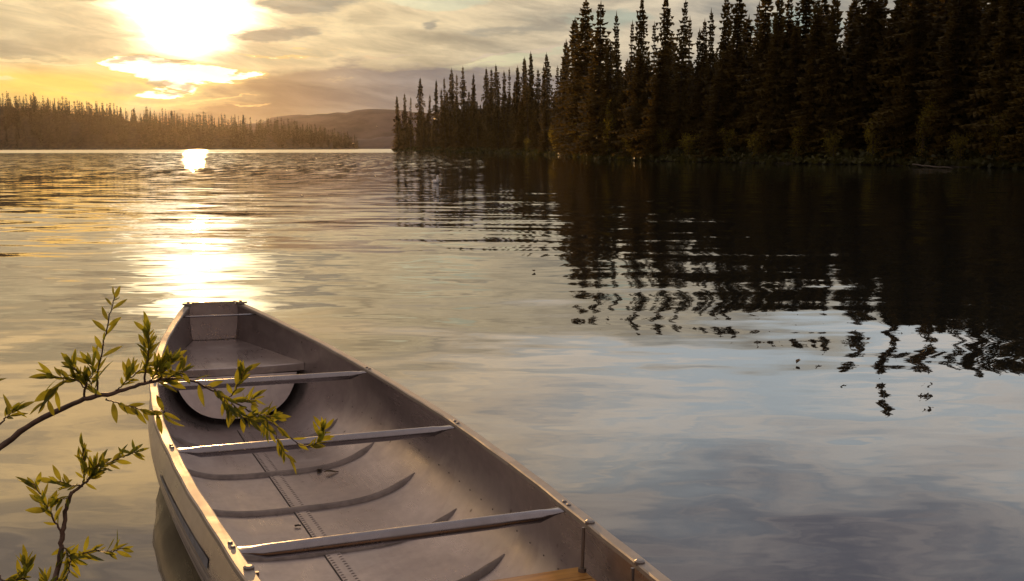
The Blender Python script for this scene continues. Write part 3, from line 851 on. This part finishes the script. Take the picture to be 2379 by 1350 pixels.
# ------------------------------------------------------------------ far shore: wooded ridge
FAR_Y = 612.0
RIDGE = [(-500, 178), (-200, 208), (0, 247), (120, 258), (250, 275), (350, 288), (450, 296), (560, 304), (680, 312), (760, 324), (810, 336), (832, 345)]
def ridge_z(px):
    if px >= 832: return 0.0
    for i in range(len(RIDGE) - 1):
        if RIDGE[i][0] <= px <= RIDGE[i + 1][0]:
            f = (px - RIDGE[i][0]) / (RIDGE[i + 1][0] - RIDGE[i][0]); yy = RIDGE[i][1] * (1 - f) + RIDGE[i + 1][1] * f
            return max(0.0, top_z(yy, FAR_Y + 45))
    return top_z(RIDGE[0][1], FAR_Y + 45)
def far_pos(px, t):
    Y = FAR_Y + t * 45
    if px > 690: Y += (px - 690) * 0.15
    return col_x(px, 330, Y), Y
def build_far():
    rows = []
    cols = list(range(-700, 845, 12))
    for t in (-.06, 0, .08, .2, .4, .6, .8, 1, 1.5, 2.4):
        r = []
        for px in cols:
            X, Y = far_pos(px, t); k = min(1, max(0, t))
            zz = ridge_z(px) * (math.sin(k * math.pi / 2) ** 1.1) if t >= 0 else -1.0
            if t >= 0 and t < 2.3: zz += 0.12 if px < 832 else -.9
            if t > 1.2: zz -= (t - 1) * 6
            r.append(Vector((X, Y, max(-1.0, zz))))
        rows.append(r)
    g = MB(); g.grid(rows)
    o = g.build('far_ridge', M_SOIL, None, True)
    tag(o, 'low wooded ridge of the far shore under the sun', 'terrain', kind='structure')
build_far()
FARM = [spruce_meshes(40 + i, 10, 1.5 + .35 * (i % 3), 1, .03, i % 2 == 0, True)[0] for i in range(6)]
def far_z(px, t): return ridge_z(px) * (math.sin(min(1, t) * math.pi / 2) ** 1.1)
rf = random.Random(9)
TIPS = [(18, 222), (25, 225), (44, 229), (85, 218), (100, 236), (145, 228), (180, 240), (188, 236), (215, 240), (250, 252), (262, 256), (283, 245), (300, 256), (316, 247), (342, 250), (357, 262), (380, 249), (400, 266), (428, 262), (440, 268), (460, 264), (481, 261), (500, 272), (517, 262), (530, 275), (548, 270), (556, 268), (572, 272), (583, 270), (600, 280), (618, 284), (640, 280), (655, 272), (672, 282), (690, 280), (705, 285), (720, 285), (735, 294), (745, 290), (760, 298), (778, 296), (790, 304), (800, 298), (812, 318), (823, 320)]
n_far = 0
tips_all = list(TIPS)
while len(tips_all) < 55:
    px = rf.uniform(0, 828)
    base = [r_ for r_ in RIDGE if r_[0] <= px][-1][1]
    tips_all.append((px, None))
for i, (px, py) in enumerate(tips_all):
    t = rf.uniform(.55, 1.0)
    X, Y = far_pos(px, t); z = far_z(px, t)
    H = max(4.0, top_z(py, Y) - z) if py else rf.uniform(6, 9.5) * (0.75 if px > 700 else 1)
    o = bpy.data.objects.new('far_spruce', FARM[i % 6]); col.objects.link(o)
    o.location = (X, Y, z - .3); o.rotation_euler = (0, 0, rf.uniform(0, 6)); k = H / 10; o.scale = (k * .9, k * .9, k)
    tag(o, 'small hazy spruce on the ridge of the far shore below the sun', 'tree', 'spruces on the far ridge')
def far_wood():
    me_src = [(list(m_.vertices), [tuple(p.vertices) for p in m_.polygons]) for m_ in FARM]
    me_src = [([v.co.copy() for v in a], b) for a, b in me_src]
    vs, fs = [], []
    for i in range(1150):
        px = rf.uniform(-330, 832); t = rf.random() ** .7
        X, Y = far_pos(px, t); z = far_z(px, t)
        H = rf.choice((rf.uniform(3.5, 7), rf.uniform(6, 9), rf.uniform(8, 11))) * (0.85 if px > 690 else 1); k = H / 10; a = rf.uniform(0, 6.28); c, s_ = math.cos(a), math.sin(a)
        v0, f0 = me_src[i % 6]; b0 = len(vs); w = k * rf.uniform(1.0, 1.5)
        vs += [(X + (q.x * c - q.y * s_) * w, Y + (q.x * s_ + q.y * c) * w, z - .3 + q.z * k) for q in v0]
        fs += [tuple(b0 + j for j in f) for f in f0]
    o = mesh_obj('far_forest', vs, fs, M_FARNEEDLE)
    tag(o, 'hazy mass of spruce forest covering the far shore', 'forest', kind='stuff')
far_wood()

# distant hills
def hills():
    def strip(Y, prof, depth, nm, lab):
        rows = []
        xs = [prof[0][0] + (prof[-1][0] - prof[0][0]) * i / 160 for i in range(161)]
        top = []
        for px in xs:
            for i in range(len(prof) - 1):
                if prof[i][0] <= px <= prof[i + 1][0]:
                    f = (px - prof[i][0]) / (prof[i + 1][0] - prof[i][0]); f = f * f * (3 - 2 * f)
                    yy = prof[i][1] * (1 - f) + prof[i + 1][1] * f; break
            top.append(max(0.5, top_z(yy, Y + depth) + 0.5 * math.sin(px * .05) + .3 * math.sin(px * .13)))
        for k in (0, .03, .2, .45, .7, .9, 1.0, 1.25):
            rows.append([Vector((col_x(px, 330, Y + depth * k), Y + depth * k, -1 if k == 0 else max(-1, tz * math.sin(min(k, 1) * math.pi / 2) ** (1.2) - (k - 1 if k > 1 else 0) * 40))) for px, tz in zip(xs, top)])
        g = MB(); g.grid(rows); o = g.build(nm, M_HILL, None, True); tag(o, lab, 'hills', kind='structure')
    strip(840, [(-900, 300), (200, 300), (480, 296), (600, 286), (640, 272), (700, 266), (770, 264), (800, 262), (850, 252), (920, 256), (1000, 262), (1200, 250), (1600, 262), (2600, 250)], 120, 'hills', 'rounded violet hills in the distance behind the lake')
    strip(790, [(700, 341), (790, 330), (830, 322), (912, 318), (1000, 312), (1400, 300), (2600, 296)], 40, 'low_hills', 'low dark wooded rise at the end of the lake')
hills()

# near shore under and behind the camera
def near_shore():
    rows = []
    for yy in (2.2, 1.5, 1.0, .4, -.5, -2, -6, -20, -58):
        rows.append([Vector((xx, yy + .3 * math.sin(xx * .7), {2.2: -.55, 1.5: -.32, 1.0: -.16, .4: -.02, -.5: .12, -2: .25, -6: .4, -20: .9, -58: 2.5}[yy] + .04 * math.sin(xx * 1.9 + yy * 3))) for xx in [i * .8 for i in range(-60, 70)]])
    g = MB(); g.grid(rows); o = g.build('near_shore', M_SHOREG, None, True)
    tag(o, 'bare earth shore the canoe is pulled up to', 'shore', kind='structure')
near_shore()

# ------------------------------------------------------------------ willow branches in the foreground
M_WLEAF = leaf_mat('willow_leaf', (0.058, 0.080, 0.015), 0.54, (0.40, 0.37, 0.03), 0.4, 30.0)
M_WSTEM = simple('willow_stem', (0.085, 0.045, 0.028), 0.55, 0, 0.35, 60.0)
def willow(name_label, stems, leaves_seed, group='willow branches in the foreground'):
    """stems: list of (points [(px,py,depth)], r0, r1, n_leaves, leaf_px, leaf_from)"""
    rg = random.Random(leaves_seed)
    st = MB(); lf = MB()
    root = None
    def leaf(q, d, up, ln, wd):
        d = d.normalized(); side = d.cross(up)
        if side.length < 1e-3: side = d.cross(Vector((1, 0, 0)))
        side.normalize(); nrm = side.cross(d).normalized()
        curl = rg.uniform(-.35, .55); fold = rg.uniform(.15, .6); tw = rg.uniform(-.5, .5)
        vs = []; n = 7
        q0 = q + d * ln * .06
        for i in range(n):
            k = i / (n - 1)
            w = wd * (math.sin(math.pi * min(1, k * .97 + .02)) ** .8) * (1 - .25 * k)
            sdv = side * math.cos(tw * k) + nrm * math.sin(tw * k)
            c = q0 + d * (ln * k) - nrm * (curl * ln * k * k * .5)
            nn = nrm * math.cos(tw * k) - side * math.sin(tw * k)
            vs += [c - sdv * w + nn * w * fold, c, c + sdv * w + nn * w * fold]
        fs = []
        for i in range(n - 1):
            a = i * 3
            fs += [(a, a + 1, a + 4, a + 3), (a + 1, a + 2, a + 5, a + 4)]
        lf.add(vs, fs)
        st.tube([q, q0 + d * ln * .03], .0006, 4, False)
    for pts, r0, r1, nl, lpx, frm, mode in stems:
        nl = round(nl * 2.1); lpx *= 0.84
        P = [at_depth(*p) for p in pts]
        # smooth the polyline
        Q = []
        for i in range(len(P) - 1):
            a, b, c, d = P[max(i - 1, 0)], P[i], P[i + 1], P[min(i + 2, len(P) - 1)]
            for j in range(5):
                t = j / 5
                Q.append(.5 * ((2 * b) + (c - a) * t + (2 * a - 5 * b + 4 * c - d) * t * t + (3 * b - a - 3 * c + d) * t ** 3))
        Q.append(P[-1])
        jit = [Vector((rg.gauss(0, 1), rg.gauss(0, 1), rg.gauss(0, 1))) * .0009 for _ in Q]
        Q = [q + j for q, j in zip(Q, jit)]
        n = len(Q)
        st.tube(Q, [(r0 + (r1 - r0) * i / (n - 1)) * rg.uniform(.92, 1.12) for i in range(n)], 7)
        if root is None: root = P[0]
        phi = rg.uniform(0, 6)
        for k in range(nl):
            f = frm + (1 - frm) * (k + rg.uniform(-.2, .2)) / max(1, nl - 1); f = max(0, min(.999, f))
            i = min(n - 2, int(f * (n - 1))); q = Q[i].lerp(Q[i + 1], f * (n - 1) - i)
            tg = (Q[i + 1] - Q[i]).normalized()
            phi += 2.4
            a = tg.cross(Vector((0, 1, .2))).normalized(); b = tg.cross(a)
            outv = a * math.cos(phi) + b * math.sin(phi) * .6
            spread = {'n': 1.1, 'tip': .75, 'hang': 1.0}[mode] * rg.uniform(.7, 1.3)
            if k == nl - 1: spread = .1
            dr = tg + outv * spread + Vector((0, 0, -.55 if mode == 'hang' else .12))
            dep = (q - Vector((0, 0, CAM_H))).length
            ln = lpx / F * dep * rg.choice((rg.uniform(.4, .75), rg.uniform(.7, 1.0), rg.uniform(.9, 1.2)))
            up = Vector((rg.gauss(0, .6), -1.0 + rg.gauss(0, .5), .5 + rg.gauss(0, .6)))
            leaf(q, dr, up, ln, ln * rg.uniform(.11, .19))
    o = empty('willow_branch', root)
    tag(o, name_label, 'branch', group)
    for nm, mb, mt in (('stem', st, M_WSTEM), ('leaves', lf, M_WLEAF)):
        p = MB(); p.add([q - root for q in mb.v], mb.f); p.build(nm, mt, o, True)
D = 2.05
willow('long arching willow branch with fresh leaves reaching over the left side of the canoe', [
    ([(-420, 1400, D - .45), (-200, 1200, D - .25), (-60, 1085, D - .08), (0, 1040, D), (80, 982, D), (185, 932, D), (225, 922, D), (290, 906, D + .03), (345, 888, D + .05), (385, 880, D + .07)], .0075, .0030, 5, 48, .93, 'n'),
    ([(385, 880, D + .07), (425, 881, D + .08), (470, 895, D + .1), (530, 925, D + .12), (590, 960, D + .15), (640, 990, D + .18), (690, 1030, D + .2)], .0026, .0011, 7, 55, .25, 'n'),
    ([(225, 922, D), (226, 880, D), (230, 850, D - .01), (240, 800, D - .02), (250, 758, D - .03), (260, 715, D - .03), (265, 690, D - .03)], .0020, .0009, 9, 50, .12, 'n'),
    ([(190, 930, D), (197, 905, D - .01), (200, 890, D - .02), (185, 868, D - .03), (165, 850, D - .04)], .0026, .0013, 13, 46, .35, 'tip'),
    ([(197, 905, D - .01), (180, 885, D - .03), (150, 880, D - .05), (120, 872, D - .06)], .0015, .0008, 8, 46, .3, 'n'),
    ([(150, 880, D - .05), (130, 905, D - .05), (105, 935, D - .06)], .0010, .0006, 4, 58, .3, 'hang'),
    ([(200, 890, D - .02), (215, 870, D), (212, 845, D)], .0012, .0008, 6, 44, .3, 'tip'),
    ([(270, 908, D + .02), (290, 890, D), (300, 868, D)], .0014, .0008, 7, 42, .3, 'tip'),
    ([(336, 888, D + .05), (338, 858, D + .03), (345, 822, D + .02), (346, 790, D + .02), (344, 762, D + .02)], .0022, .0010, 15, 44, .25, 'tip'),
    ([(300, 880, D + .02), (325, 862, D + .03), (350, 848, D + .04)], .0012, .0008, 6, 40, .3, 'n'),
    ([(370, 882, D + .06), (380, 862, D + .05), (392, 845, D + .05), (400, 832, D + .05)], .0020, .0009, 11, 48, .2, 'tip'),
    ([(345, 888, D + .05), (362, 870, D + .04), (372, 850, D + .04)], .0016, .0009, 8, 44, .2, 'tip'),
    ([(390, 880, D + .07), (410, 868, D + .06), (428, 862, D + .06)], .0012, .0007, 6, 44, .2, 'n'),
    ([(245, 928, D), (270, 936, D - .01), (300, 944, D - .02), (340, 953, D - .02), (372, 958, D - .02), (385, 956, D - .02)], .0014, .0008, 8, 56, .15, 'hang'),
    ([(225, 925, D), (215, 900, D - .02), (205, 880, D - .02)], .0011, .0007, 5, 38, .3, 'n'),
    ([(530, 925, D + .12), (548, 905, D + .1), (560, 880, D + .1), (565, 862, D + .1)], .0014, .0008, 10, 48, .15, 'tip'),
    ([(530, 925, D + .12), (545, 945, D + .1), (560, 965, D + .1), (580, 975, D + .1)], .0013, .0007, 9, 46, .1, 'n'),
    ([(470, 895, D + .1), (500, 905, D + .08), (520, 925, D + .07), (535, 950, D + .07)], .0012, .0007, 7, 46, .3, 'hang'),
    ([(590, 960, D + .15), (605, 965, D + .13), (625, 968, D + .12), (640, 966, D + .12)], .0013, .0007, 7, 52, .2, 'n'),
    ([(560, 935, D + .12), (575, 930, D + .1), (590, 925, D + .1)], .0011, .0007, 6, 40, .2, 'tip'),
    ([(610, 970, D + .15), (615, 985, D + .14), (625, 1000, D + .14)], .0010, .0006, 4, 46, .3, 'hang'),
    ([(690, 1030, D + .2), (715, 1036, D + .18), (735, 1028, D + .17), (745, 1012, D + .17), (752, 998, D + .17)], .0012, .0007, 12, 42, .25, 'tip'),
    ([(640, 990, D + .18), (645, 1020, D + .17), (655, 1040, D + .17), (668, 1060, D + .17)], .0009, .0006, 5, 46, .3, 'hang'),
], 3)
D2 = 1.85
willow('upright willow shoot rising from the bottom of the view beside the canoe hull', [
    ([(60, 1720, D2 - .35), (100, 1480, D2 - .1), (130, 1345, D2), (140, 1280, D2), (146, 1235, D2), (153, 1190, D2), (163, 1152, D2), (175, 1140, D2), (192, 1126, D2), (208, 1112, D2)], .0058, .0018, 3, 42, .9, 'n'),
    ([(192, 1126, D2), (195, 1105, D2), (196, 1080, D2), (194, 1058, D2), (193, 1042, D2)], .0014, .0008, 10, 44, .15, 'tip'),
    ([(208, 1112, D2), (228, 1092, D2), (250, 1078, D2 + .01), (275, 1066, D2 + .02), (300, 1055, D2 + .02), (312, 1050, D2 + .02)], .0014, .0007, 12, 42, .05, 'n'),
    ([(205, 1115, D2), (215, 1100, D2), (226, 1078, D2 - .01)], .0013, .0008, 9, 46, .1, 'tip'),
    ([(190, 1128, D2), (170, 1128, D2 - .01), (150, 1122, D2 - .02), (130, 1121, D2 - .02)], .0014, .0008, 7, 44, .15, 'n'),
    ([(165, 1150, D2), (150, 1158, D2 - .01), (132, 1160, D2 - .02)], .0010, .0006, 5, 36, .2, 'hang'),
    ([(146, 1238, D2), (128, 1212, D2 - .01), (112, 1185, D2 - .02), (107, 1174, D2 - .02), (92, 1146, D2 - .02), (78, 1122, D2 - .02)], .0018, .0008, 10, 52, .12, 'n'),
    ([(145, 1265, D2), (158, 1285, D2), (165, 1300, D2)], .0014, .0008, 10, 46, .1, 'n'),
    ([(160, 1290, D2), (185, 1288, D2), (210, 1281, D2), (240, 1281, D2), (262, 1281, D2), (285, 1272, D2)], .0014, .0008, 10, 46, .05, 'n'),
    ([(165, 1300, D2), (160, 1325, D2), (150, 1350, D2), (140, 1380, D2)], .0013, .0009, 9, 42, .1, 'n'),
    ([(-40, 1440, D2 - .1), (-10, 1340, D2 - .1), (8, 1350, D2 - .1), (40, 1346, D2 - .1), (58, 1345, D2 - .1)], .0022, .0010, 8, 46, .5, 'tip'),
    ([(58, 1345, D2 - .1), (62, 1330, D2 - .1), (60, 1312, D2 - .1)], .0010, .0007, 6, 44, .1, 'tip'),
    ([(100, 1420, D2 - .1), (110, 1375, D2 - .1), (108, 1350, D2 - .1)], .0012, .0008, 6, 40, .3, 'tip'),
], 8)
willow('small willow sprig poking in at the left edge above the long branch', [
    ([(-300, 1250, D - .4), (-120, 1080, D - .15), (-40, 1010, D), (-10, 992, D), (10, 976, D), (22, 962, D), (36, 950, D)], .0030, .0008, 9, 46, .72, 'n'),
    ([(-100, 960, D), (-50, 905, D), (-20, 892, D)], .0016, .0008, 3, 50, .7, 'n'),
], 21)

# ------------------------------------------------------------------ gull on the water
def gull():
    q = on_plane(1012, 426)
    root = empty('gull', (q.x, q.y, 0), (0, 0, R(-62)))
    tag(root, 'small white gull swimming in front of the wooded point', 'bird')
    m_white = simple('white_feathers', (0.86, 0.84, 0.84), 0.8); m_grey = simple('grey_feathers', (0.62, 0.62, 0.65), 0.8); m_bill = simple('bill', (0.5, 0.3, 0.05), 0.5)
    b = MB()
    prof = [(-.24, .035, .012), (-.20, .045, .03), (-.12, .05, .06), (-.02, .055, .078), (.08, .06, .075), (.13, .09, .058), (.145, .14, .040), (.150, .19, .032), (.155, .225, .038), (.165, .25, .038), (.185, .26, .030), (.205, .258, .012)]
    rows = []
    for i, (x, z, r) in enumerate(prof):
        nxt = prof[min(i + 1, len(prof) - 1)]; prv = prof[max(i - 1, 0)]
        t = Vector((nxt[0] - prv[0], 0, nxt[1] - prv[1])).normalized(); n_ = Vector((-t.z, 0, t.x))
        rows.append([Vector((x, 0, z)) + Vector((0, 1, 0)) * r * math.cos(a) + n_ * r * math.sin(a) * .9 for a in [6.283 * k / 12 for k in range(12)]])
    b.grid(rows, True); b.f.append(tuple(range(12))); b.f.append(tuple(range(len(b.v) - 12, len(b.v)))[::-1])
    b.build('body', m_white, root, True)
    for sd in (-1, 1):
        w = MB()
        w.grid([[Vector((x, sd * (y_ + .004), z)) for y_, z in pr] for x, pr in ((.10, ((.055, .10), (.068, .075), (.066, .045))), (0.0, ((.04, .135), (.078, .085), (.076, .035))), (-.12, ((.025, .118), (.062, .085), (.056, .045))), (-.22, ((.012, .085), (.035, .07), (.03, .05))), (-.31, ((.004, .085), (.010, .078), (.008, .07))))])
        w.build('wing', m_grey, root, True)
    bl = MB(); bl.tube([(.200, 0, .256), (.235, 0, .252), (.25, 0, .245)], [.011, .007, .002], 6); bl.build('bill', m_bill, root)
    for sd in (-1, 1):
        e = MB(); e.tube([(.180, sd * .024, .268), (.180, sd * .031, .268)], .005, 6); e.build('eye', M_DARK, root)
gull()

# bits afloat near the trees' reflection
def floater(px, py, sz, lab):
    q = on_plane(px, py, 0.003)
    vs = []; n = 6
    for i in range(n):
        k = i / (n - 1); w = math.sin(math.pi * (k * .9 + .05)) * .3 * sz
        for a in (-1, 0, 1): vs.append(Vector((k * sz - sz / 2, a * w, .004 + .012 * abs(a) + .01 * k)))
    f = [(i * 3 + j, i * 3 + j + 1, i * 3 + j + 4, i * 3 + j + 3) for i in range(n - 1) for j in range(2)]
    o = mesh_obj('floating_leaf', vs, f, M_DEAD, None, True); o.location = q; o.rotation_euler = (0, 0, rng.uniform(0, 6))
    tag(o, lab, 'leaf', 'leaves afloat on the lake')
floater(1854, 845, .045, 'dark leaf afloat alone on the pale water below the tree reflections')
floater(1240, 632, .07, 'dark leaf afloat on the bright water below the reflection of the point')
floater(195, 1058, .02, 'tiny leaf afloat between the long branch and the upright shoot')

# midges lit by the low sun
M_WING = leaf_mat('insect_wing', (0.30, 0.26, 0.20), 0.75, (0.85, 0.70, 0.45), 0.1, 50.0)
def midge(px, py, d, size, ang, lab):
    q = at_depth(px, py, d); r = empty('flying_insect', q, (R(20), R(ang), R(30)))
    tag(r, lab, 'insect', 'midges over the lake')
    b = MB(); b.tube([(-.5 * size, 0, 0), (-.2 * size, 0, .02 * size), (.15 * size, 0, .03 * size), (.32 * size, 0, .01 * size)], [.03 * size, .06 * size, .09 * size, .05 * size], 6)
    b.build('body', M_DARK, r)
    for sd in (-1, 1):
        w = MB(); w.add([(.12 * size, sd * .04 * size, .08 * size), (.05 * size, sd * .5 * size, .30 * size), (-.18 * size, sd * .62 * size, .34 * size), (-.22 * size, sd * .3 * size, .16 * size)], [(0, 1, 2, 3)])
        w.build('wing', M_WING, r)
for a_ in ((1014, 278, 2.6, .012, -50, 'largest lit midge, flying in front of the wooded point'), (668, 398, 3.2, .010, -20, 'midge flying over the lake left of the other two low ones'),
           (735, 370, 3.4, .010, 15, 'midge flying just below the bright far edge of the lake'), (872, 411, 3.2, .009, 20, 'midge flying over the lake beside the reflection of the point'),
           (876, 295, 4.0, .008, 5, 'tiny midge flying in front of the distant hill'), (703, 456, 3.0, .010, -10, 'lowest midge, flying over the ripples right of the sun glitter'), (822, 333, 3.6, .008, -80, 'tiny midge flying before the end of the far treeline')):
    midge(*a_)

# ------------------------------------------------------------------ haze
def haze():
    m = bpy.data.materials.new('haze_air'); m.use_nodes = True; nt = m.node_tree; nt.nodes.clear()
    out = nt.nodes.new('ShaderNodeOutputMaterial'); v = nt.nodes.new('ShaderNodeVolumePrincipled')
    v.inputs['Color'].default_value = (0.95, 0.82, 0.68, 1); v.inputs['Density'].default_value = 0.000027; v.inputs['Anisotropy'].default_value = 0.88
    nt.links.new(v.outputs[0], out.inputs['Volume'])
    b = MB(); b.box((0, 470, 17.5), 2400, 1080, 39)
    o = b.build('haze', m); tag(o, 'thin golden evening haze over the lake', 'haze', kind='stuff')
haze()
